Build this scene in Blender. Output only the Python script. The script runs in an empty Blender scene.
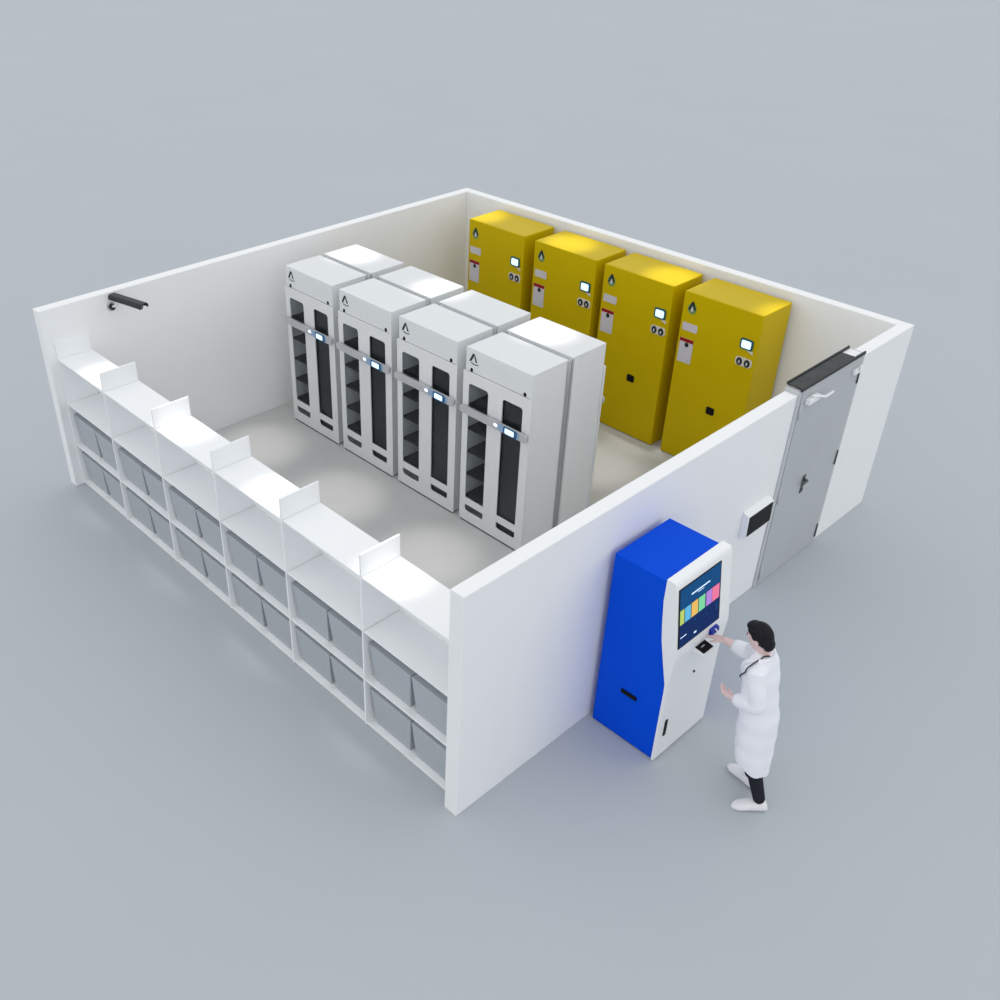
import bpy, bmesh, math
from mathutils import Vector, Matrix
from mathutils.bvhtree import BVHTree

PI = math.pi
S = bpy.context.scene
COL = S.collection
V = Vector

# ------------------------------------------------------------------ materials
def mat(name, col, rough=0.5, spec=0.5, metal=0.0, emit=None, estr=1.0, noise=0.0, nscale=6.0):
    m = bpy.data.materials.new(name); m.use_nodes = True
    nt = m.node_tree; b = nt.nodes['Principled BSDF']
    b.inputs['Base Color'].default_value = (*col, 1)
    b.inputs['Roughness'].default_value = rough
    b.inputs['Specular IOR Level'].default_value = spec
    b.inputs['Metallic'].default_value = metal
    if emit:
        b.inputs['Emission Color'].default_value = (*emit, 1)
        b.inputs['Emission Strength'].default_value = estr
    if noise:
        tc = nt.nodes.new('ShaderNodeTexCoord'); n = nt.nodes.new('ShaderNodeTexNoise')
        n.inputs['Scale'].default_value = nscale; n.inputs['Detail'].default_value = 4
        r = nt.nodes.new('ShaderNodeValToRGB')
        r.color_ramp.elements[0].position = 0.3; r.color_ramp.elements[1].position = 0.7
        r.color_ramp.elements[0].color = (*[c*(1-noise) for c in col], 1)
        r.color_ramp.elements[1].color = (*[min(1, c*(1+noise)) for c in col], 1)
        nt.links.new(tc.outputs['Object'], n.inputs['Vector'])
        nt.links.new(n.outputs['Fac'], r.inputs['Fac'])
        nt.links.new(r.outputs['Color'], b.inputs['Base Color'])
    return m

def glass_mat(name, tint, gloss):
    m = bpy.data.materials.new(name); m.use_nodes = True
    nt = m.node_tree; nt.nodes.clear()
    o = nt.nodes.new('ShaderNodeOutputMaterial'); mx = nt.nodes.new('ShaderNodeMixShader')
    t = nt.nodes.new('ShaderNodeBsdfTransparent'); g = nt.nodes.new('ShaderNodeBsdfGlossy')
    t.inputs['Color'].default_value = (*tint, 1); g.inputs['Roughness'].default_value = 0.08
    mx.inputs[0].default_value = gloss
    nt.links.new(t.outputs[0], mx.inputs[1]); nt.links.new(g.outputs[0], mx.inputs[2])
    nt.links.new(mx.outputs[0], o.inputs['Surface'])
    return m

M = dict(
    ground=mat('ground_grey', (.478, .511, .545), .75, .2, noise=.012, nscale=.35),
    inner=mat('room_floor_grey', (.55, .55, .545), .38, .35, noise=.02, nscale=2.0),
    wall=mat('wall_white', (.90, .905, .912), .6, .3, noise=.006, nscale=3),
    shelf=mat('shelf_white', (.91, .92, .93), .5, .3),
    bin=mat('bin_fabric_grey', (.44, .47, .505), .85, .2, noise=.05, nscale=60),
    cab=mat('cabinet_white', (.76, .775, .785), .42, .45),
    cabdoor=mat('cabinet_door_white', (.78, .79, .80), .42, .45),
    liner=mat('liner_grey', (.80, .81, .82), .6, .3),
    dark=mat('charcoal', (.028, .030, .033), .5, .4),
    darkpanel=mat('dark_panel', (.022, .024, .027), .45, .4),
    black=mat('black', (.004, .004, .006), .45, .15),
    glass=glass_mat('tinted_glass', (.90, .92, .93), .02),
    bar=mat('bar_grey', (.50, .51, .53), .4, .5),
    barblue=mat('bar_panel_blue', (.28, .42, .62), .4, .5),
    bezelblue=mat('bezel_blue', (.02, .10, .26), .35, .5),
    lcd=mat('lcd_glow', (.5, .7, .9), .3, .4, emit=(.62, .86, 1.0), estr=1.05),
    lamp=mat('indicator_glow', (.6, .6, .9), .3, .4, emit=(.78, .80, 1.0), estr=1.2),
    ink=mat('ink_dark', (.012, .022, .024), .5, .3),
    yellow=mat('yellow_paint', (.60, .435, .0), .40, .10, noise=.012, nscale=4),
    label=mat('label_paper', (.62, .58, .62), .6, .3),
    red=mat('label_red', (.30, .006, .010), .5, .3),
    green=mat('emblem_green', (.16, .30, .10), .5, .3),
    teal=mat('bezel_teal', (.01, .10, .13), .35, .5),
    cream=mat('plate_cream', (.72, .66, .58), .5, .4),
    blue=mat('kiosk_blue', (.0, .078, .72), .5, .06),
    kwhite=mat('kiosk_white', (.90, .91, .92), .4, .4),
    steel=mat('door_steel', (.48, .50, .52), .42, .5, metal=.0, noise=.02, nscale=1.5),
    frame=mat('door_frame_grey', (.55, .57, .585), .45, .5),
    lintel=mat('lintel_dark', (.045, .052, .052), .6, .3, noise=.15, nscale=12),
    chrome=mat('chrome', (.62, .63, .65), .22, .5, metal=1.0),
    iron=mat('handle_dark', (.08, .085, .095), .4, .5, metal=.3),
    hood=mat('camera_hood', (.018, .020, .022), .5, .4),
    camw=mat('camera_white', (.80, .81, .82), .4, .4),
    skin=mat('skin', (.78, .57, .55), .55, .35, noise=.04, nscale=14),
    hair=mat('hair_black', (.011, .010, .015), .55, .15, noise=.3, nscale=40),
    coat=mat('coat_white', (.88, .885, .94), .8, .2),
    trouser=mat('trouser_black', (.020, .022, .030), .8, .1),
    shoe=mat('shoe_white', (.83, .83, .85), .6, .3),
    lapel=mat('cord_dark', (.03, .035, .05), .6, .3),
    eye=mat('eye_white', (.8, .8, .8), .3, .5),
    iris=mat('iris_dark', (.02, .012, .01), .3, .5),
    s_bg=mat('screen_blue', (.002, .02, .06), .5, .05, emit=(.004, .055, .17), estr=1),
    s_lo=mat('screen_navy', (.002, .008, .03), .5, .05, emit=(.003, .018, .095), estr=1),
    s_txt=mat('screen_text', (.5, .6, .8), .3, .4, emit=(.6, .78, 1), estr=.8),
    s_ye=mat('tile_lime', (0.100, 0.125, 0.025), .5, .05, emit=(.42, .55, .12), estr=1),
    s_sk=mat('tile_sky', (0.025, 0.100, 0.150), .5, .05, emit=(.11, .42, .66), estr=1),
    s_or=mat('tile_amber', (0.150, 0.100, 0.025), .5, .05, emit=(.72, .44, .10), estr=1),
    s_gr=mat('tile_green', (0.050, 0.150, 0.075), .5, .05, emit=(.17, .58, .30), estr=1),
    s_vi=mat('tile_violet', (0.100, 0.050, 0.150), .5, .05, emit=(.40, .20, .60), estr=1),
    s_pk=mat('tile_pink', (0.175, 0.050, 0.075), .5, .05, emit=(.72, .16, .30), estr=1),
    scan=mat('scanner_blue', (.004, .02, .36), .4, .4),
)

# ------------------------------------------------------------------ mesh helpers
class MB:
    """collects shapes, then links them as one mesh object"""
    def __init__(s): s.bm = bmesh.new(); s.mats = []
    def mi(s, m):
        if m not in s.mats: s.mats.append(m)
        return s.mats.index(m)
    def box(s, x0, x1, y0, y1, z0, z1, m, bev=0.0, seg=2):
        t = bmesh.new()
        bmesh.ops.create_cube(t, size=1)
        for v in t.verts:
            v.co = V(((x0+x1)/2+v.co.x*(x1-x0), (y0+y1)/2+v.co.y*(y1-y0), (z0+z1)/2+v.co.z*(z1-z0)))
        if bev: bmesh.ops.bevel(t, geom=t.edges[:], offset=bev, segments=seg, profile=.5, affect='EDGES')
        s.add(t, m); return s
    def add(s, t, m, mx=None):
        i = s.mi(m); mp = {}
        for v in t.verts: mp[v] = s.bm.verts.new(mx @ v.co if mx else v.co)
        for f in t.faces:
            try:
                g = s.bm.faces.new([mp[v] for v in f.verts]); g.material_index = i; g.smooth = f.smooth
            except ValueError: pass
        t.free()
    def prism(s, poly, fn, d0, d1, m, bev=0.0):
        """poly: 2D outline; fn(a,b,d)->xyz ; extruded from d0 to d1"""
        t = bmesh.new()
        A = [t.verts.new(fn(a, b, d0)) for a, b in poly]; B = [t.verts.new(fn(a, b, d1)) for a, b in poly]
        n = len(poly)
        t.faces.new(A); t.faces.new(B[::-1])
        for i in range(n): t.faces.new((A[i], B[i], B[(i+1) % n], A[(i+1) % n]))
        bmesh.ops.recalc_face_normals(t, faces=t.faces[:])
        if bev: bmesh.ops.bevel(t, geom=t.edges[:], offset=bev, segments=2, profile=.5, affect='EDGES')
        s.add(t, m); return s
    def cyl(s, p, q, r0, m, r1=None, n=20, smooth=True):
        p, q = V(p), V(q); r1 = r0 if r1 is None else r1
        t = bmesh.new(); d = (q-p).normalized(); a = d.orthogonal().normalized(); b = d.cross(a)
        R0 = [t.verts.new(p+(a*math.cos(2*PI*i/n)+b*math.sin(2*PI*i/n))*r0) for i in range(n)]
        R1 = [t.verts.new(q+(a*math.cos(2*PI*i/n)+b*math.sin(2*PI*i/n))*r1) for i in range(n)]
        for i in range(n):
            f = t.faces.new((R0[i], R0[(i+1) % n], R1[(i+1) % n], R1[i])); f.smooth = smooth
        t.faces.new(R0[::-1]); t.faces.new(R1)
        s.add(t, m); return s
    def loft(s, rings, m, caps=True, smooth=True, n=20):
        """rings: (centre, axis_a, axis_b) ellipses"""
        t = bmesh.new(); L = []
        for c, a, b in rings:
            c, a, b = V(c), V(a), V(b)
            L.append([t.verts.new(c+a*math.cos(2*PI*i/n)+b*math.sin(2*PI*i/n)) for i in range(n)])
        for R, Q in zip(L, L[1:]):
            for i in range(n):
                f = t.faces.new((R[i], R[(i+1) % n], Q[(i+1) % n], Q[i])); f.smooth = smooth
        if caps: t.faces.new(L[0][::-1]); t.faces.new(L[-1])
        bmesh.ops.recalc_face_normals(t, faces=t.faces[:])
        s.add(t, m); return s
    def tube(s, pts, rad, m, n=12, flat=1.0, up=None):
        pts = [V(p) for p in pts]; rad = rad if isinstance(rad, (list, tuple)) else [rad]*len(pts)
        rings = []; prev = None
        for i, p in enumerate(pts):
            d = (pts[min(i+1, len(pts)-1)]-pts[max(i-1, 0)]).normalized()
            ref = V(up) if up is not None else (prev if prev is not None else d.orthogonal())
            a = (ref-d*ref.dot(d)).normalized(); b = d.cross(a); prev = a
            rings.append((p, a*rad[i]*flat, b*rad[i]))
        d0 = (pts[0]-pts[1]).normalized(); d1 = (pts[-1]-pts[-2]).normalized()
        rings = [(rings[0][0]+d0*rad[0]*.55, rings[0][1]*.72, rings[0][2]*.72)]+rings+[(rings[-1][0]+d1*rad[-1]*.55, rings[-1][1]*.72, rings[-1][2]*.72)]
        return s.loft(rings, m, n=n)
    def ball(s, c, r, m, rot=None, seg=18):
        t = bmesh.new(); bmesh.ops.create_uvsphere(t, u_segments=seg, v_segments=seg//2+2, radius=1)
        for f in t.faces: f.smooth = True
        mx = Matrix.Translation(V(c)) @ (rot.to_4x4() if rot else Matrix.Identity(4)) @ Matrix.Diagonal((*((r,)*3 if isinstance(r, (int, float)) else r), 1))
        s.add(t, m, mx); return s
    def build(s, name, parent=None, loc=None):
        me = bpy.data.meshes.new(name); s.bm.to_mesh(me); s.bm.free()
        for m in s.mats: me.materials.append(M[m])
        o = bpy.data.objects.new(name, me); COL.objects.link(o)
        if parent: o.parent = parent
        if loc: o.location = loc
        return o

def tag(o, label=None, cat=None, group=None, kind=None):
    if label: o['label'] = label
    if cat: o['category'] = cat
    if group: o['group'] = group
    if kind: o['kind'] = kind
    return o
def empty(name, loc, rz=0.0):
    o = bpy.data.objects.new(name, None); COL.objects.link(o)
    o.location = loc; o.rotation_euler = (0, 0, rz); o.empty_display_size = .1; return o
def copy_tree(o, parent=None, skip=()):
    c = o.copy(); COL.objects.link(c); c.parent = parent
    for ch in list(o.children):
        if ch.name.split('.')[0] not in skip: copy_tree(ch, c, skip)
    return c
def struct(o): o['kind'] = 'structure'; return o

def rrect(x0, x1, z0, z1, r, n=5):
    pts = []
    for cx, cz, a0 in ((x1-r, z1-r, 0), (x0+r, z1-r, PI/2), (x0+r, z0+r, PI), (x1-r, z0+r, 1.5*PI)):
        for i in range(n+1):
            a = a0+PI/2*i/n; pts.append((cx+r*math.cos(a), cz+r*math.sin(a)))
    return pts
def panel_with_holes(outer, holes, y0, y1, m, name, parent, bev=.003):
    """flat panel in the xz plane with rounded openings, thickness y0..y1"""
    cu = bpy.data.curves.new(name, 'CURVE'); cu.dimensions = '2D'; cu.fill_mode = 'BOTH'
    cu.extrude = abs(y1-y0)/2
    for poly in [outer]+holes:
        sp = cu.splines.new('POLY'); sp.points.add(len(poly)-1); sp.use_cyclic_u = True
        for p, (x, z) in zip(sp.points, poly): p.co = (x, z, 0, 1)
    tmp = bpy.data.objects.new(name+'_tmp', cu); COL.objects.link(tmp)
    dg = bpy.context.evaluated_depsgraph_get(); dg.update()
    me = bpy.data.meshes.new_from_object(tmp.evaluated_get(dg))
    bpy.data.objects.remove(tmp); bpy.data.curves.remove(cu)
    me.transform(Matrix.Translation((0, (y0+y1)/2, 0)) @ Matrix.Rotation(PI/2, 4, 'X'))
    b = bmesh.new(); b.from_mesh(me); bmesh.ops.remove_doubles(b, verts=b.verts[:], dist=1e-5)
    bmesh.ops.recalc_face_normals(b, faces=b.faces[:]); b.to_mesh(me); b.free()
    me.name = name; me.materials.clear(); me.materials.append(M[m])
    o = bpy.data.objects.new(name, me); COL.objects.link(o); o.parent = parent; return o

def XZ(y):            # outline in xz plane facing -y
    return lambda a, b, d: V((a, y+d, b))
def flat(mb, poly, y, m, th=.003):
    mb.prism(poly, lambda a, b, d: V((a, y+d, b)), -th, 0, m); return mb

# ------------------------------------------------------------------ the setting
A, B, T, H = 5.964, 5.979, .119, 2.0
mb = MB(); mb.box(-60, 60, -40, 75, -.30, -.012, 'ground'); struct(mb.build('floor'))
mb = MB(); mb.box(-A+.02, -.02, .10, B-.02, -.20, 0, 'inner'); fl = struct(mb.build('floor.001'))
mb = MB(); mb.box(-A, -A+T, 0, B, -.012, H, 'wall', .006); struct(mb.build('wall_left'))
mb = MB(); mb.box(-A+T, -T, B-T, B, -.012, H, 'wall', .004); struct(mb.build('wall_back'))
D0, D1 = 3.865, 4.985
mb = MB(); mb.box(-T, 0, 0, D0, -.012, H, 'wall', .006); mb.box(-T, 0, D1, B, -.012, H, 'wall', .006); struct(mb.build('wall_right'))

# steel double door standing in the right wall
dr = empty('door_1', (0, 0, 0)); struct(dr)
mb = MB()
mb.box(-T-.004, .012, D0, D0+.05, -.012, 2.03, 'frame', .004); mb.box(-T-.004, .012, D1-.04, D1, -.012, 2.03, 'frame', .004)
mb.build('door_frame', dr)
yc = (D0+.05+D1-.04)/2
for y0, y1 in ((D0+.052, yc-.0003), (yc+.0003, D1-.042)):
    mb = MB(); mb.box(-.055, .016, y0, y1, -.008, 2.035, 'steel', .0008); mb.build('door_leaf', dr)
mb = MB(); mb.box(-T-.006, .010, D0+.04, 4.80, 2.036, 2.052, 'lintel', .002)
mb.box(-T-.006, .010, 4.80, D1-.04, 2.0, 2.040, 'wall', .002); mb.build('lintel', dr)
for x0, x1, y0, y1 in ((.010, .026, D0+.005, D1-.03), (-T-.022, -T-.006, D0+.05, D1-.03)):
    mb = MB(); mb.box(x0, x1, y0, y1, 2.034, 2.062, 'hood', .002); mb.build('lintel_rail', dr)
mb = MB(); mb.box(.016, .022, 4.325, 4.375, .84, 1.03, 'iron', .003)
mb.cyl((.02, 4.35, .985), (.055, 4.35, .985), .012, 'iron'); mb.tube([(.055, 4.35, .985), (.058, 4.30, .987), (.055, 4.255, .98)], .011, 'iron')
mb.cyl((.018, 4.35, .875), (.03, 4.35, .875), .012, 'iron')
mb.build('door_handle', dr)
for y in (D0+.062, D1-.052):
    for z in (.14, .98, 1.83):
        mb = MB(); mb.cyl((.020, y, z-.075), (.020, y, z+.075), .009, 'iron' if y > 4.5 else 'frame'); mb.build('hinge', dr)
mb = MB(); mb.box(.016, .06, D0+.12, D0+.30, 1.88, 1.935, 'kwhite', .008)
mb.tube([(.045, D0+.17, 1.955), (.09, D0+.33, 1.91), (.07, D0+.50, 1.89)], .012, 'kwhite', n=8); mb.build('door_closer', dr)
mb = MB(); mb.box(.016, .05, D1-.20, D1-.06, 1.885, 1.935, 'kwhite', .008)
mb.tube([(.04, D1-.10, 1.955), (.07, D1-.16, 1.93)], .010, 'kwhite', n=8); mb.build('door_closer', dr)

# ------------------------------------------------------------------ shelving unit along the open front side
SY0, SY1, SX0, PIT = .094, .462, -5.840, .947
LV = [.024, .484, .968, 1.468]; TH = .016
def DX(k): return SX0+k*PIT if k < 6 else -.121
sh = empty('storage_shelf', (SX0+3*PIT, (SY0+SY1)/2, 0))
tag(sh, 'long white open shelving unit forming the low front side of the room', 'shelf')
ox, oy = sh.location.x, sh.location.y
def sbox(name, x0, x1, y0, y1, z0, z1, bev=.002, m='shelf'):
    mb = MB(); mb.box(x0-ox, x1-ox, y0-oy, y1-oy, z0, z1, m, bev); return mb.build(name, sh)
for k in range(7):
    x = DX(k)
    sbox('divider', x-TH/2 if k else x-.003, x+TH/2 if k < 6 else x, SY0-.004, SY1, .001, 1.662 if k < 6 else 1.462)
for k in range(6):
    x0, x1 = DX(k)+TH/2, DX(k+1)-TH/2
    for z in LV: sbox('shelf', x0+(.004 if z > .9 else -.001), x1+.001, SY0+.001, SY1-.001, z-TH, z)
sbox('back_panel', SX0+.01, DX(6)-.01, SY1-.012, SY1-.002, .02, 1.445)

# fabric bins, two to a compartment
def make_bin():
    r = empty('storage_bin', (0, 0, 0))
    mb = MB(); w, d, h = .455, .30, .352
    t = bmesh.new()
    def ring(z, sx, sy): return [t.verts.new((x*sx/2, y*sy/2, z)) for x, y in ((-1, -1), (1, -1), (1, 1), (-1, 1))]
    a = ring(0, w-.060, d-.05); b = ring(h*.55, w-.026, d-.02); c = ring(h-.03, w-.008, d-.004)
    for P, Q in ((a, b), (b, c)):
        for i in range(4): t.faces.new((P[i], P[(i+1) % 4], Q[(i+1) % 4], Q[i]))
    t.faces.new(a[::-1]); t.faces.new(c)
    bmesh.ops.bevel(t, geom=t.edges[:], offset=.006, segments=2, profile=.5, affect='EDGES')
    mb.add(t, 'bin'); mb.build('bin_body', r)
    mb = MB(); mb.box(-w/2, w/2, -d/2, d/2, h-.03, h, 'bin', .006); mb.build('lid', r)
    return r
ORD = ['first', 'second', 'third', 'fourth', 'fifth', 'sixth']
proto = make_bin(); used = False
for k in range(6):
    for lev, row in ((0, 'lower'), (1, 'upper')):
        for s, side in ((-1, 'left'), (1, 'right')):
            o = copy_tree(proto) if used else proto; used = True
            o.location = ((DX(k)+DX(k+1))/2+s*.2325, SY0+.03+.15, LV[lev]+.0005)
            tag(o, 'grey bin, %s of the pair, %s shelf, %s bay from the left wall' % (side, row, ORD[k]), 'storage bin', 'grey bins on the front shelving')

# ------------------------------------------------------------------ white glazed cabinets
def make_white():
    r = empty('glazed_cabinet', (0, 0, 0))
    X, Y0, Y1, Z1 = .41, -.205, .268, 1.922
    mb = MB(); t = .02
    mb.box(-X, -X+t, Y0, Y1, .012, Z1-t, 'cab', .002); mb.box(X-t, X, Y0, Y1, .012, Z1-t, 'cab', .002)
    mb.box(-X, X, Y0, Y1, Z1-t, Z1, 'cab', .004); mb.box(-X, X, Y1-t, Y1, .012, Z1-t, 'cab', .002)
    mb.box(-X+t, X-t, Y0, Y1-t, .012, .05, 'cab', .002)
    mb.build('body', r)
    mb = MB(); mb.box(-X+.004, X-.004, Y0-.013, Y1-.03, 0, .0115, 'black'); mb.build('plinth', r)
    mb = MB(); mb.box(-X+.001, X-.001, Y0-.002, Y0+.02, 1.688, Z1-t+.001, 'cab', .003)
    mb.build('header_panel', r)
    for px in (-.332, .332):
        mb = MB(); flat(mb, [(px+.0165*math.cos(2*PI*i/16), 1.709+.0205*math.sin(2*PI*i/16)) for i in range(16)], Y0-.002, 'black', .004)
        mb.build('key_lock', r)
    # emblem: peaked letter-like strokes over a swoosh
    mb = MB(); cx, cz = -.314, 1.822; y = Y0-.002
    flat(mb, [(cx-.052, cz-.028), (cx-.009, cz+.056), (cx+.008, cz+.056), (cx+.000, cz+.022), (cx-.030, cz-.028)], y, 'ink')
    flat(mb, [(cx+.003, cz+.056), (cx+.014, cz+.052), (cx+.048, cz-.022), (cx+.028, cz-.020)], y, 'ink')
    sw = [(cx-.028+.088*i/8, cz-.040-.008*math.sin(PI*i/8)) for i in range(9)]
    flat(mb, [(a, b-.004) for a, b in sw]+[(a, b+.004) for a, b in sw[::-1]], y, 'ink')
    mb.build('emblem', r)
    mb = MB(); mb.box(-X+t, -.012, Y1-t-.006, Y1-t, .06, 1.66, 'liner'); mb.box(-X+t, -X+t+.004, Y0+.01, Y1-t, .06, 1.66, 'liner')
    mb.box(-.014, -.008, Y0+.01, Y1-t, .06, 1.66, 'liner'); mb.build('liner', r)
    mb = MB(); mb.box(-.006, X-t-.002, Y0+.012, Y0+.02, .06, 1.66, 'darkpanel'); mb.build('inner_panel', r)
    for z in (.30, .555, .815, 1.07, 1.33):
        mb = MB(); mb.box(-X+t+.004, -.016, Y0+.012, Y1-t-.006, z-.014, z, 'dark', .001); mb.build('shelf', r)
    wins = [rrect(x0, x1, .132, 1.572, .032)[::-1] for x0, x1 in ((-.352, -.098), (.080, .330))]
    dd = panel_with_holes(rrect(-.425, .425, .016, 1.6865, .004, 2), wins, Y0-.016, Y0-.002, 'cabdoor', 'door', r)
    for x0, x1 in ((-.356, -.094), (.076, .334)):
        mb = MB(); mb.box(x0, x1, Y0-.013, Y0-.003, .208, .288, 'cabdoor', .002); mb.build('cross_bar', dd)
    for x0, x1 in ((-.36, -.090), (.072, .338)):
        mb = MB(); mb.box(x0, x1, Y0-.001, Y0+.002, .128, 1.578, 'glass'); mb.build('pane', dd)
    mb = MB(); yb = Y0-.062
    mb.prism(rrect(-.42, .43, 1.264, 1.343, .03), XZ(0), yb, yb+.022, 'bar')
    for x in (-.36, .39): mb.box(x-.025, x+.025, yb+.021, Y0-.015, 1.28, 1.33, 'bar', .003)
    lb = mb.build('lock_bar', r)
    mb = MB(); flat(mb, rrect(.085, .345, 1.268, 1.339, .004, 2), yb, 'barblue', .002); mb.build('control_panel', lb)
    mb = MB(); flat(mb, rrect(.155, .318, 1.266, 1.341, .016), yb-.002, 'bezelblue', .006)
    mb.build('screen', lb)
    mb = MB(); flat(mb, rrect(.178, .288, 1.276, 1.330, .010), yb-.008, 'lcd', .002); mb.build('display', lb)
    mb = MB(); mb.ball((.052, yb, 1.306), (.026, .006, .016), 'lamp'); mb.build('indicator_light', lb)
    return r
WX = [-5.027, -4.09, -3.151, -2.213]
wp = make_white()
posn = ['end by left wall', 'second from left wall', 'third from left wall', 'end by door wall']
for i, x in enumerate(WX):
    o = wp if i == 0 else copy_tree(wp)
    o.location = (x, 2.85, 0)
    tag(o, 'white steel cabinet with two tall dark windows, front row, '+posn[i], 'cabinet', 'white cabinets of the front row')
for i, x in enumerate(WX):
    o = copy_tree(wp, skip=('emblem', 'key_lock', 'shelf', 'liner', 'inner_panel', 'cross_bar', 'pane', 'control_panel', 'screen', 'display', 'indicator_light', 'plinth') if i < 3 else ('emblem', 'key_lock', 'shelf', 'liner', 'cross_bar', 'control_panel', 'screen', 'display', 'indicator_light', 'pane'))
    o.location = (x, 3.45, 0); o.rotation_euler = (0, 0, PI)
    tag(o, 'white steel cabinet turned to the yellow ones, back row, '+posn[i], 'cabinet', 'white cabinets of the back row')

# ------------------------------------------------------------------ yellow safety cabinets
def make_yellow():
    r = empty('safety_cabinet', (0, 0, 0)); X, Y0, Y1, Z1 = .455, -.265, .265, 1.925
    mb = MB(); mb.box(-X, X, Y0+.02, Y1, .0, Z1, 'yellow', .008); mb.build('body', r)
    for x0, x1 in ((-X, X),):
        mb = MB(); mb.box(x0, x1, Y0, Y0+.0205, .008, Z1-.001, 'yellow', .003); mb.build('door', r)
    mb = MB(); cx, cz, y = -.343, 1.768, Y0
    el = [(cx+.050*math.cos(2*PI*i/20), cz-.012+.062*math.sin(2*PI*i/20)) for i in range(20)]
    flat(mb, el, y, 'green', .002)
    flat(mb, [(cx-.046, cz-.03), (cx-.008, cz+.068), (cx+.010, cz+.068), (cx+.048, cz-.02), (cx+.026, cz-.022), (cx+.002, cz+.030), (cx-.02, cz-.03)], y-.002, 'ink', .002)
    flat(mb, [(cx-.018, cz-.028), (cx, cz+.02), (cx+.02, cz-.024), (cx, cz-.05)], y-.002, 'label', .002)
    mb.build('emblem', r)
    mb = MB(); flat(mb, rrect(-.425, -.245, 1.505, 1.592, .010, 3), y, 'label', .003); mb.build('name_plate', r)
    mb = MB(); flat(mb, rrect(-.428, -.262, 1.145, 1.418, .010, 3), y, 'label', .003)
    flat(mb, [(-.428, 1.380), (-.262, 1.380), (-.262, 1.418), (-.428, 1.418)], y-.003, 'red', .002)
    flat(mb, [(-.338+.024*math.cos(2*PI*i/16), 1.350+.026*math.sin(2*PI*i/16)) for i in range(16)], y-.003, 'ink', .002)
    flat(mb, [(-.346, 1.37), (-.332, 1.37), (-.332, 1.385), (-.346, 1.385)], y-.003, 'red', .0015)
    for x0, x1, z0, z1 in ((-.415, -.36, 1.176, 1.184), (-.32, -.285, 1.168, 1.190)):
        flat(mb, [(x0, z0), (x1, z0), (x1, z1), (x0, z1)], y-.003, 'bar', .0015)
    mb.build('warning_label', r)
    mb = MB(); mb.prism(rrect(.262, .408, 1.530, 1.645, .026), XZ(0), y-.014, y, 'teal', .003)
    sc = mb.build('control_screen', r)
    mb = MB(); flat(mb, rrect(.282, .388, 1.547, 1.628, .016), y-.014, 'lcd', .002); mb.build('display', sc)
    mb = MB(); mb.prism([(.345, 1.528), (.408, 1.530), (.425, 1.498), (.412, 1.494)], XZ(0), y-.008, y, 'cream'); mb.build('latch', r)
    mb = MB(); mb.prism(rrect(.245, .430, 1.345, 1.440, .03), XZ(0), y-.010, y, 'cream', .002)
    pl = mb.build('handle_plate', r)
    for cx in (.292, .380):
        mb = MB(); flat(mb, [(cx+.033*math.cos(2*PI*i/16), 1.390+.042*math.sin(2*PI*i/16)) for i in range(16)], y-.010, 'ink', .004)
        flat(mb, [(cx+.009*math.cos(2*PI*i/12), 1.386+.020*math.sin(2*PI*i/12)) for i in range(12)], y-.014, 'label', .003); mb.build('knob', pl)
    mb = MB(); mb.prism(rrect(.022, .118, .676, .760, .016, 3), XZ(0), y-.008, y, 'black', .002); mb.build('lock', r)
    return r
YX = [-4.747, -3.672, -2.647, -1.598]
yp = make_yellow()
yl = ['yellow safety cabinet in the back corner, farthest from the door', 'second yellow safety cabinet from the back corner', 'third yellow safety cabinet from the back corner', 'yellow safety cabinet at the door end of the back row']
for i, x in enumerate(YX):
    o = yp if i == 0 else copy_tree(yp)
    o.location = (x, 5.535, 0); tag(o, yl[i], 'safety cabinet', 'yellow safety cabinets along the back wall')

# ------------------------------------------------------------------ bullet camera on the left wall
sc = empty('security_camera', (-5.845, .75, 1.85))
tag(sc, 'small security camera with dark hood mounted high on the left wall', 'camera')
def L(p): return V(p)-V((-5.845, .75, 1.85))
mb = MB(); mb.cyl(L((-5.846, .75, 1.85)), L((-5.82, .75, 1.85)), .044, 'chrome', n=28); mb.cyl(L((-5.82, .75, 1.85)), L((-5.80, .75, 1.852)), .030, 'hood', n=24); mb.build('wall_plate', sc)
mb = MB(); mb.tube([L((-5.82, .75, 1.855)), L((-5.77, .765, 1.87)), L((-5.73, .775, 1.925))], .014, 'camw'); mb.build('bracket', sc)
ax = (V((-5.365, .875, 1.965))-V((-5.80, .77, 1.965))).normalized(); sd = V((-ax.y, ax.x, 0)); c0 = L((-5.79, .775, 1.945))
mb = MB(); mb.cyl(c0+ax*.02, c0+ax*.37, .036, 'camw', n=24); mb.build('housing', sc)
mb = MB(); mb.cyl(c0+ax*.37, c0+ax*.385, .034, 'black', n=24); mb.cyl(c0+ax*.385, c0+ax*.392, .018, 'chrome', n=20); mb.build('lens', sc)
mb = MB()
prof = [(-.052, -.004), (-.050, .026), (-.034, .044), (.034, .044), (.050, .026), (.052, -.004), (.045, -.004), (.042, .022), (.030, .037), (-.030, .037), (-.042, .022), (-.045, -.004)]
t = bmesh.new()
R0 = [t.verts.new(c0+ax*-.03+sd*a+V((0, 0, b))) for a, b in prof]; R1 = [t.verts.new(c0+ax*.44+sd*a+V((0, 0, b))) for a, b in prof]
n = len(prof)
for i in range(n): t.faces.new((R0[i], R0[(i+1) % n], R1[(i+1) % n], R1[i]))
for R in (R0, R1):
    for i in range(5): t.faces.new((R[i], R[i+1], R[n-2-i], R[n-1-i]))
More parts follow.
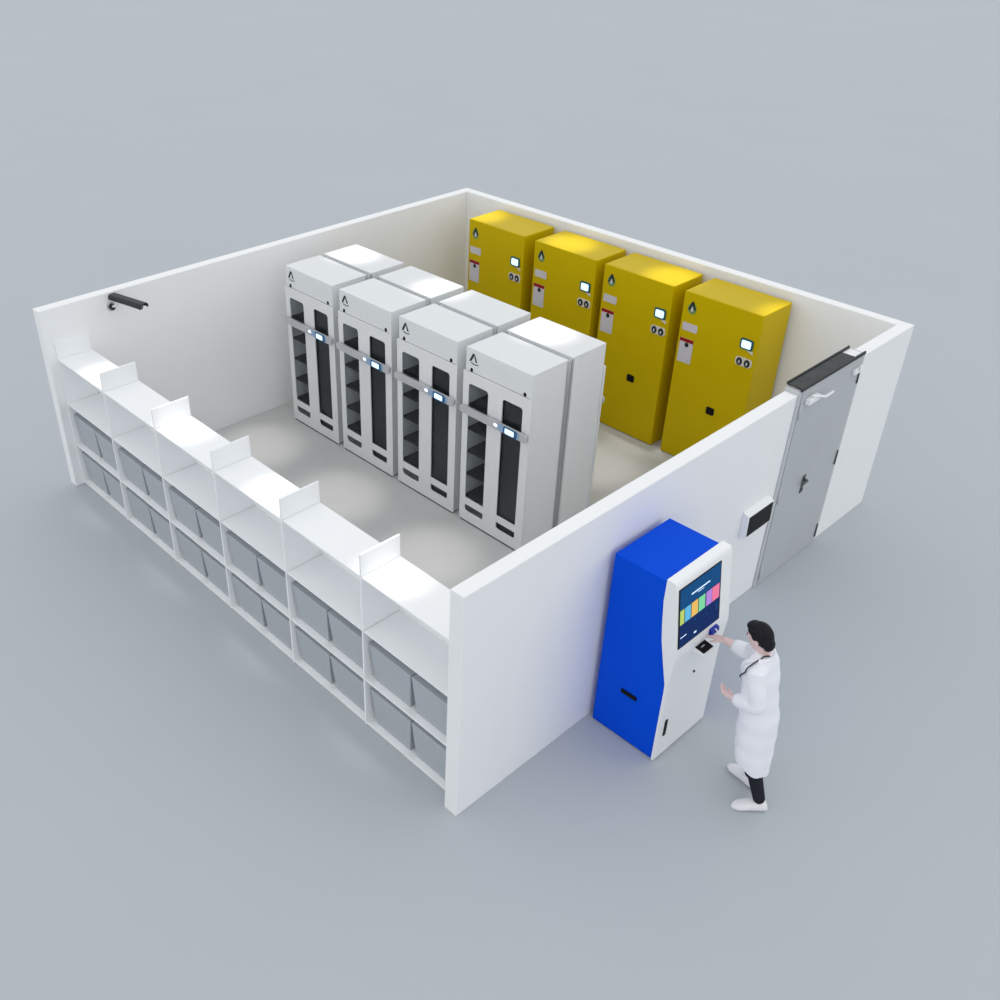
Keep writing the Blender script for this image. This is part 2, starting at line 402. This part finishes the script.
bmesh.ops.recalc_face_normals(t, faces=t.faces[:]); mb.add(t, 'hood'); mb.build('hood', sc)

# ------------------------------------------------------------------ access terminal beside the door
at = empty('access_terminal', (0, 3.56, .80))
tag(at, 'white wall terminal with slanted top and black screen beside the steel door', 'wall terminal')
mb = MB(); mb.prism([(0, .27), (.060, .245), (.066, .025), (0, 0)], lambda a, b, d: V((a, d, b)), -.20, .20, 'kwhite', .005); mb.build('housing', at)
mb = MB()
def on_face(zz, off): return .060+.006*(.245-zz)/.22+off
mb.prism([(on_face(.235, -.001), .235), (on_face(.235, .003), .235), (on_face(.04, .003), .04), (on_face(.04, -.001), .04)], lambda a, b, d: V((a, d, b)), -.185, .185, 'black'); mb.build('screen', at)

# ------------------------------------------------------------------ self-service kiosk
kk = empty('kiosk', (.34, 1.785, 0))
tag(kk, 'blue and white self-service kiosk with touch screen against the outer wall', 'kiosk')
KX, KY = .34, 1.785; Y0, Y1 = 1.460-KY, 2.112-KY
back = [(.492, 1.655), (.492, 1.47), (.512, 1.27), (.530, 1.14), (.566, .98), (.616, .77), (.619, .70), (.619, .0)]
mb = MB(); mb.prism([(.052-KX, 0), (.052-KX, 1.625), (.494-KX, 1.628)]+[(a+.002-KX, b) for a, b in back[1:]], lambda a, b, d: V((a, d, b)), Y0+.004, Y1-.004, 'blue', .004); mb.build('body', kk)
front = [(.640, 0), (.640, .76), (.645, .84), (.656, .96), (.661, 1.03), (.656, 1.09), (.580, 1.60), (.570, 1.635), (.556, 1.652)]
mb = MB(); mb.prism([(a-KX, b) for a, b in back]+[(a-KX, b) for a, b in front], lambda a, b, d: V((a, d, b)), Y0-.006, Y1+.006, 'kwhite', .003); mb.build('front_panel', kk)
# the screen lies on the slanted upper face, from P (bottom) to Q (top)
P, Q = V((.6510, 0, 1.122)), V((.5815, 0, 1.590)); up = (Q-P).normalized(); nr = V((-up.z, 0, up.x)); nr = -nr if nr.x < 0 else nr
Ls = (Q-P).length
def SP(u, w, off): # u across 0..1 (y), w up 0..1
    p = P+up*(w*Ls)+nr*off; return V((p.x-KX, 1.488+(1.968-1.488)*u-KY, p.z))
def quad(mb, u0, u1, w0, w1, m, o0, o1):
    mb.prism([(u0, w0), (u1, w0), (u1, w1), (u0, w1)], lambda a, b, d: SP(a, b, d), o0, o1, m)
mb = MB(); quad(mb, -.022, 1.022, -.015, 1.015, 'black', -.012, .006); scr = mb.build('screen', kk)
mb = MB(); quad(mb, 0, 1, .0, .66, 's_lo', .006, .007); quad(mb, 0, 1, .66, 1, 's_bg', .006, .007)
cols = [('s_ye', 0, .10), ('s_sk', .12, .26), ('s_or', .28, .44), ('s_gr', .46, .62), ('s_vi', .65, .79), ('s_pk', .80, .985)]
for c, a, b in cols: quad(mb, a, b, .40, .65, c, .007, .008)
quad(mb, .27, .73, .80, .822, 's_txt', .007, .008); quad(mb, .43, .58, .765, .775, 's_txt', .007, .008)
quad(mb, .02, .17, .16, .172, 's_txt', .007, .008); quad(mb, .36, .40, .30, .33, 's_bg', .007, .008); quad(mb, .66, .70, .24, .26, 's_bg', .007, .008)
quad(mb, .92, .945, .20, .34, 's_bg', .007, .008); quad(mb, .36, .42, .07, .10, 's_txt', .007, .008)
mb.build('display', scr)
mb = MB(); mb.prism([(.640-KX, .950), (.740-KX, .970), (.740-KX, .985), (.632-KX, 1.0)], lambda a, b, d: V((a, d, b)), 1.705-KY, 1.835-KY, 'kwhite', .002); rd = mb.build('card_reader', kk)
mb = MB(); mb.prism([(.632-KX, 1.001), (.734-KX, .9865), (.734-KX, .991), (.634-KX, 1.006)], lambda a, b, d: V((a, d, b)), 1.711-KY, 1.829-KY, 'black')
mb.prism([(.684-KX, .9975), (.690-KX, .9968), (.690-KX, .9982), (.684-KX, .9990)], lambda a, b, d: V((a, d, b)), 1.745-KY, 1.785-KY, 'label'); mb.build('pad', rd)
mb = MB(); mb.prism([(.650-KX, 1.080), (.684-KX, 1.072), (.690-KX, 1.035), (.650-KX, 1.005)], lambda a, b, d: V((a, d, b)), 1.866-KY, 1.958-KY, 'scan', .003); sn = mb.build('scanner', kk)
mb = MB(); mb.tube([(.688-KX, 1.900-KY, 1.078), (.694-KX, 1.918-KY, 1.055), (.690-KX, 1.935-KY, 1.02)], .006, 'kwhite', n=8); mb.build('cable', sn)
mb = MB(); mb.cyl((.636-KX, 1.800-KY, .700), (.647-KX, 1.800-KY, .700), .010, 'black', n=14); mb.build('key_lock', kk)
mb = MB(); mb.box(.636-KX, .647-KX, 1.525-KY, 1.558-KY, .215, .375, 'black', .004); mb.build('handle', kk)
mb = MB(); mb.box(.272-KX, .412-KX, 1.453-KY, 1.466-KY, .448, .485, 'black', .004); mb.build('handle', kk)

# ------------------------------------------------------------------ person in a white coat at the kiosk
def evaluated(mb, name, voxel, m, smooth=6, parent=None):
    """joins the collected volumes into one continuous skin"""
    o = mb.build(name)
    md = o.modifiers.new('r', 'REMESH'); md.mode = 'VOXEL'; md.voxel_size = voxel
    dg = bpy.context.evaluated_depsgraph_get(); dg.update()
    me = bpy.data.meshes.new_from_object(o.evaluated_get(dg))
    old = o.data; o.modifiers.clear(); o.data = me; bpy.data.meshes.remove(old)
    b = bmesh.new(); b.from_mesh(me)
    for _ in range(smooth): bmesh.ops.smooth_vert(b, verts=b.verts[:], factor=.5, use_axis_x=True, use_axis_y=True, use_axis_z=True)
    for f in b.faces: f.smooth = True
    b.to_mesh(me); b.free(); me.name = name
    me.materials.clear(); me.materials.append(M[m])
    if parent: o.parent = parent; o.matrix_parent_inverse = parent.matrix_world.inverted()
    return o

HC = V((1.118, 1.655, 1.432))
fw = V((-.90, .02, -.36)).normalized(); lf = V((0, 0, 1)).cross(fw).normalized(); upv = fw.cross(lf).normalized()
HR = Matrix((fw, lf, upv)).transposed()
HS = .86
def hd(f, l, u): return HC+fw*(f*HS)+lf*(l*HS)+upv*(u*HS)
def hand(mb, wrist, d, palm, thumb, curls, spread=.0195, k_=.90):
    """palm, four unequal fingers, thumb; d points along the hand, palm is the palm's normal"""
    d = V(d).normalized(); palm = (V(palm)-d*V(palm).dot(d)).normalized(); s = V(thumb); s = (s-d*s.dot(d)-palm*s.dot(palm)).normalized()
    w = V(wrist)
    mb.loft([(w-d*.015, s*.021, palm*.017), (w+d*.018, s*.029, palm*.015), (w+d*.050, s*.038, palm*.0145), (w+d*.076, s*.038, palm*.0125), (w+d*.083, s*.034, palm*.010)], 'skin', n=16)
    for off, ln, cu in zip((1.5, .5, -.5, -1.5), (.066, .073, .068, .053), curls):
        p = w+d*(.072-.004*abs(off))+s*(off*spread); dr = (d+s*off*.06).normalized(); pts = [p]; a = 0
        for k, fr in enumerate((.45, .32, .23)):
            a += cu*(.7, 1.0, .8)[k]; v = dr*math.cos(a)+palm*math.sin(a); p = p+v*ln*fr*1.1; pts.append(p)
        mb.tube(pts, [.0084, .0078, .0072, .0064], 'skin', n=10)
    b = w+d*.022+s*.025; t1 = b+(s*.6+d*.8+palm*.25).normalized()*.032; t2 = t1+(d*.95+s*.2+palm*.35).normalized()*.026
    mb.tube([b, t1, t2, t2+(d*.95+palm*.45).normalized()*.020], [.0125, .011, .0095, .0075], 'skin', n=10)

LS, LE, LW = V((1.222, 1.505, 1.268)), V((1.292, 1.478, 1.045)), V((1.118, 1.505, .965))
RS, RE, RW = V((1.105, 1.815, 1.245)), V((.985, 1.868, 1.075)), V((.812, 1.832, 1.092))
LHIP, LKN, LAN = V((1.262, 1.595, .80)), V((1.298, 1.632, .42)), V((1.405, 1.648, .075))
RHIP, RKN, RAN = V((1.245, 1.755, .80)), V((1.195, 1.790, .43)), V((1.238, 1.808, .075))
mb = MB()
# torso, neck, head
mb.loft([((1.246, 1.670, .74), (.072, 0, 0), (0, .120, 0)), ((1.238, 1.668, .84), (.076, 0, 0), (0, .118, 0)), ((1.225, 1.667, .95), (.085, 0, 0), (0, .125, 0)),
         ((1.205, 1.662, 1.08), (.090, 0, 0), (0, .135, 0)), ((1.185, 1.660, 1.20), (.090, 0, 0), (0, .150, 0)), ((1.175, 1.658, 1.28), (.065, 0, 0), (0, .115, 0)), ((1.172, 1.657, 1.31), (.05, 0, 0), (0, .06, 0))], 'skin', n=24)
mb.tube([(1.182, 1.657, 1.28), (1.160, 1.656, 1.35), hd(-.02, 0, -.03)], [.050, .044, .045], 'skin', n=16)
mb.ball(hd(-.005, 0, .025), (.094*HS, .074*HS, .090*HS), 'skin', HR, 24)
mb.loft([(hd(.028, 0, -.112), fw*.026, lf*.022), (hd(.026, 0, -.098), fw*.040, lf*.038), (hd(.02, 0, -.055), fw*.053, lf*.052), (hd(.0, 0, 0), fw*.073, lf*.060)], 'skin', n=20)
mb.loft([(hd(.088, 0, .012), lf*.008, upv*.006), (hd(.098, 0, -.010), lf*.010, upv*.010), (hd(.096, 0, -.034), lf*.015, upv*.010), (hd(.070, 0, -.040), lf*.012, upv*.008)], 'skin', n=12)
mb.ball(hd(.079, 0, -.066), (.010, .024, .007), 'skin', HR, 12)
mb.ball(hd(.077, 0, -.078), (.010, .020, .007), 'skin', HR, 12)
for s in (-1, 1):
    mb.ball(hd(-.012, s*.074, -.012), (.018, .008, .030), 'skin', HR, 12)
    mb.ball(hd(.074, s*.032, .026), (.012, .022, .007), 'skin', HR, 12)
# arms
for sh_, el, wr in ((LS, LE, LW), (RS, RE, RW)):
    sh2 = sh_.lerp(V((1.185, 1.660, 1.26)), .3)
    mb.tube([sh2, sh_, sh_.lerp(el, .5), el], [.05, .046, .042, .036], 'skin', n=14)
    mb.tube([el, el.lerp(wr, .35), wr, wr+(wr-el).normalized()*.012], [.035, .036, .026, .025], 'skin', n=14)
hand(mb, LW, (-.95, .05, .0), (.10, .45, .80), (-.2, .85, -.4), (.42, .46, .50, .55))
hand(mb, RW, (-.97, -.02, -.16), (0, -.15, -.95), (0, -.95, .1), (.10, .16, .30, .34))
# legs, feet
for hp, kn, an, toe in ((LHIP, LKN, LAN, V((1.335, 1.585, .04))), (RHIP, RKN, RAN, V((1.125, 1.827, .04)))):
    mb.tube([hp+V((0, 0, .03)), hp.lerp(kn, .5), kn, kn.lerp(an, .35), an], [.066, .058, .046, .044, .032], 'skin', n=16)
    mb.tube([an+V((0, 0, -.02)), an.lerp(toe, .5)+V((0, 0, -.032)), toe+V((0, 0, -.005))], [.030, .026, .018], 'skin', n=14)
person = evaluated(mb, 'person', .0042, 'skin', 4)
tag(person, 'person in a white lab coat reaching one hand to the kiosk screen', 'person')

# hair: a cap that leaves the face, ears and neck free
mb = MB(); t = bmesh.new(); bmesh.ops.create_uvsphere(t, u_segments=36, v_segments=24, radius=1)
for v in t.verts:
    x, y, z = v.co
    k = 1.0
    face = max(0, min(1, (x-.22)/.25))*max(0, min(1, (.42-z)/.25))
    nape = max(0, min(1, (-.62-z)/.2))
    k -= .24*face+.25*nape
    side = max(0, min(1, (abs(y)-.55)/.2))*max(0, min(1, (.05-z)/.2))*max(0, min(1, (x+.45)/.3))
    k -= .20*side
    wav = 1+.006*math.sin(9*math.atan2(y, x)+4*z)
    v.co = V((x*.102*k*wav-.010, y*.090*k*wav, z*.118*k*wav+.014))*HS
for f in t.faces: f.smooth = True
mb.add(t, 'hair', Matrix.Translation(HC) @ HR.to_4x4())
mb.ball(hd(-.070, 0, -.050), (.036, .052, .048), 'hair', HR); mb.ball(hd(.040, -.01, .094), (.045, .050, .026), 'hair', HR)
evaluated(mb, 'hair', .005, 'hair', 3, person)
for s in (-1, 1):
    mb = MB(); mb.ball(hd(.074, s*.029, .008), (.009, .012, .008), 'eye', HR, 14); mb.ball(hd(.0825, s*.029, .006), (.003, .005, .005), 'iris', HR, 10)
    e = mb.build('eye', person)
    mb = MB(); mb.tube([hd(.084, s*.017, .030), hd(.083, s*.032, .036), hd(.071, s*.050, .030)], .0035, 'hair', n=8); mb.build('eyebrow', person)

# trousers and shoes
mb = MB()
mb.loft([((1.246, 1.670, .76), (.082, 0, 0), (0, .132, 0)), ((1.236, 1.667, .85), (.084, 0, 0), (0, .128, 0))], 'trouser', n=24)
for hp, kn, an in ((LHIP, LKN, LAN), (RHIP, RKN, RAN)):
    mb.tube([hp, hp.lerp(kn, .5), kn, kn.lerp(an, .5), an+V((0, 0, .02))], [.072, .066, .056, .050, .043], 'trouser', n=18)
evaluated(mb, 'trousers', .006, 'trouser', 5, person)
def shoe(heel, toe):
    heel, toe = V(heel), V(toe); d = (toe-heel).normalized(); s = V((-d.y, d.x, 0)); z = V((0, 0, 1)); Ln = (toe-heel).length
    mb = MB(); rings = []
    for f, w, h in ((.0, .020, .030), (.05, .036, .066), (.18, .043, .084), (.34, .045, .086), (.52, .046, .078), (.70, .049, .060), (.86, .044, .044), (.96, .026, .028), (1.0, .012, .018)):
        c = heel+d*(f*Ln); rings.append((c+z*(h/2-.010), s*w, z*(h/2+.004)))
    mb.loft(rings, 'shoe', n=20)
    for v in mb.bm.verts: v.co.z = max(v.co.z, -.0115)
    return mb.build('shoe', person)
shoe((1.455, 1.700, 0), (1.272, 1.528, 0)); shoe((1.312, 1.795, 0), (1.046, 1.842, 0))

# coat: body of the coat, sleeves, collar
mb = MB()
R_ = [((1.282, 1.668, .365), .116, .158), ((1.278, 1.668, .40), .122, .164), ((1.262, 1.667, .54), .124, .172), ((1.250, 1.667, .70), .124, .172), ((1.240, 1.666, .82), .120, .168), ((1.224, 1.664, .92), .112, .158),
      ((1.202, 1.660, 1.05), .110, .155), ((1.186, 1.658, 1.16), .106, .165), ((1.178, 1.657, 1.24), .092, .162), ((1.178, 1.658, 1.285), .078, .125), ((1.176, 1.657, 1.320), .062, .072), ((1.174, 1.657, 1.338), .056, .062)]
rings = []
for (c, a, b) in R_:
    tl = .12 if c[2] > .9 else max(.05, .55*(1-(c[2]-.36)/.30))
    rings.append((c, V((a, 0, -a*tl)), V((0, b, -b*max(0, tl-.05)*.5))))
mb.loft(rings, 'coat', n=36)
for sh_, el, wr in ((LS, LE, LW), (RS, RE, RW)):
    sh2 = sh_.lerp(V((1.185, 1.660, 1.24)), .35)
    cu = el.lerp(wr, .84 if sh_ is LS else .56)
    mb.tube([sh2, sh_, sh_.lerp(el, .5), el], [.066, .064, .060, .056], 'coat', n=18)
    mb.tube([el, el.lerp(cu, .35), el.lerp(cu, .7), cu], [.056, .058, .054, .050], 'coat', n=18)
coat = evaluated(mb, 'coat', .006, 'coat', 5, person)
b = bmesh.new(); b.from_mesh(coat.data)
for v in b.verts:       # soft hanging folds of the skirt and creases at the waist
    z = v.co.z
    if z < .95:
        an = math.atan2(v.co.y-1.672, v.co.x-1.26); k = min(1, (.95-z)/.45)
        r = V((v.co.x-1.26, v.co.y-1.672, 0)).normalized()
        v.co += r*.006*k*math.sin(7*an+1.2*math.sin(3*z))
    v.co += v.normal*.0022*math.sin(38*z+9*v.co.x+6*v.co.y)
b.to_mesh(coat.data); b.free()
bv = BVHTree.FromPolygons([v.co[:] for v in coat.data.vertices], [p.vertices[:] for p in coat.data.polygons])
def on_coat(pts, off, steps=8):
    out = []
    for p, q in zip(pts, pts[1:]):
        for i in range(steps):
            x = V(p).lerp(V(q), i/steps); c, nn, _, _ = bv.find_nearest(x); out.append(c+nn*off)
    return out
mb = MB()
mb.tube(on_coat([(1.222, 1.635, 1.345), (1.195, 1.60, 1.34), (1.186, 1.549, 1.322), (1.176, 1.514, 1.299), (1.162, 1.495, 1.262), (1.140, 1.510, 1.212), (1.10, 1.56, 1.12)], .013), .0050, 'lapel', n=8)
mb.build('lanyard', person)
mb = MB()
for s in (-1, 1):
    pts = on_coat([(1.245, 1.657, 1.33), (1.19, 1.657+s*.09, 1.315), (1.10, 1.657+s*.085, 1.22), (1.07, 1.657+s*.055, 1.12)], .003)
    mb.tube(pts, [.012+.006*math.sin(PI*i/(len(pts)-1)) for i in range(len(pts))], 'coat', n=10)
evaluated(mb, 'collar', .005, 'coat', 2, person)

# ------------------------------------------------------------------ light: even daylight dome and the room's downlights
w = bpy.data.worlds.new('World'); S.world = w; w.use_nodes = True
w.node_tree.nodes['Background'].inputs[0].default_value = (.955, .98, 1.0, 1)
w.node_tree.nodes['Background'].inputs[1].default_value = 1.0
def spot(x, y, e, z=5.0, size=17, blend=1.0, col=(1, .965, .92)):
    l = bpy.data.lights.new('downlight', 'SPOT'); l.energy = e; l.spot_size = math.radians(size); l.spot_blend = blend
    l.shadow_soft_size = .06; l.color = col
    o = bpy.data.objects.new('downlight', l); COL.objects.link(o); o.location = (x, y, z)
for x in (-5.2, -3.78, -2.36, -.98):
    spot(x, .30, 62, 3.0, 27)
    for y in (1.95, 3.42, 4.5, 5.48):
        if x > -1.5 and 1 < y < 4: continue
        if y == 4.5 and x < -3: continue
        spot(x, y, 270 if y == 3.42 else 340, 5.0, 15)

# ------------------------------------------------------------------ camera
cd = bpy.data.cameras.new('camera'); cam = bpy.data.objects.new('camera', cd); COL.objects.link(cam); S.camera = cam
cam.location = (2*1.6074013, 2*-1.6726616, 2*2.9061023)
cam.rotation_euler = (.9900130, 0, .8328116)
cd.sensor_fit = 'HORIZONTAL'; cd.sensor_width = 36; cd.lens = 36*990.1134/1000
cd.shift_x = 88.0267/1000; cd.shift_y = -9.5728/1000
cd.clip_end = 500
vs = S.view_settings
vs.view_transform = 'Standard'; vs.look = 'None'; vs.gamma = 1; vs.exposure = 0; vs.use_curve_mapping = False
S.cycles.max_bounces = 10; S.cycles.diffuse_bounces = 6
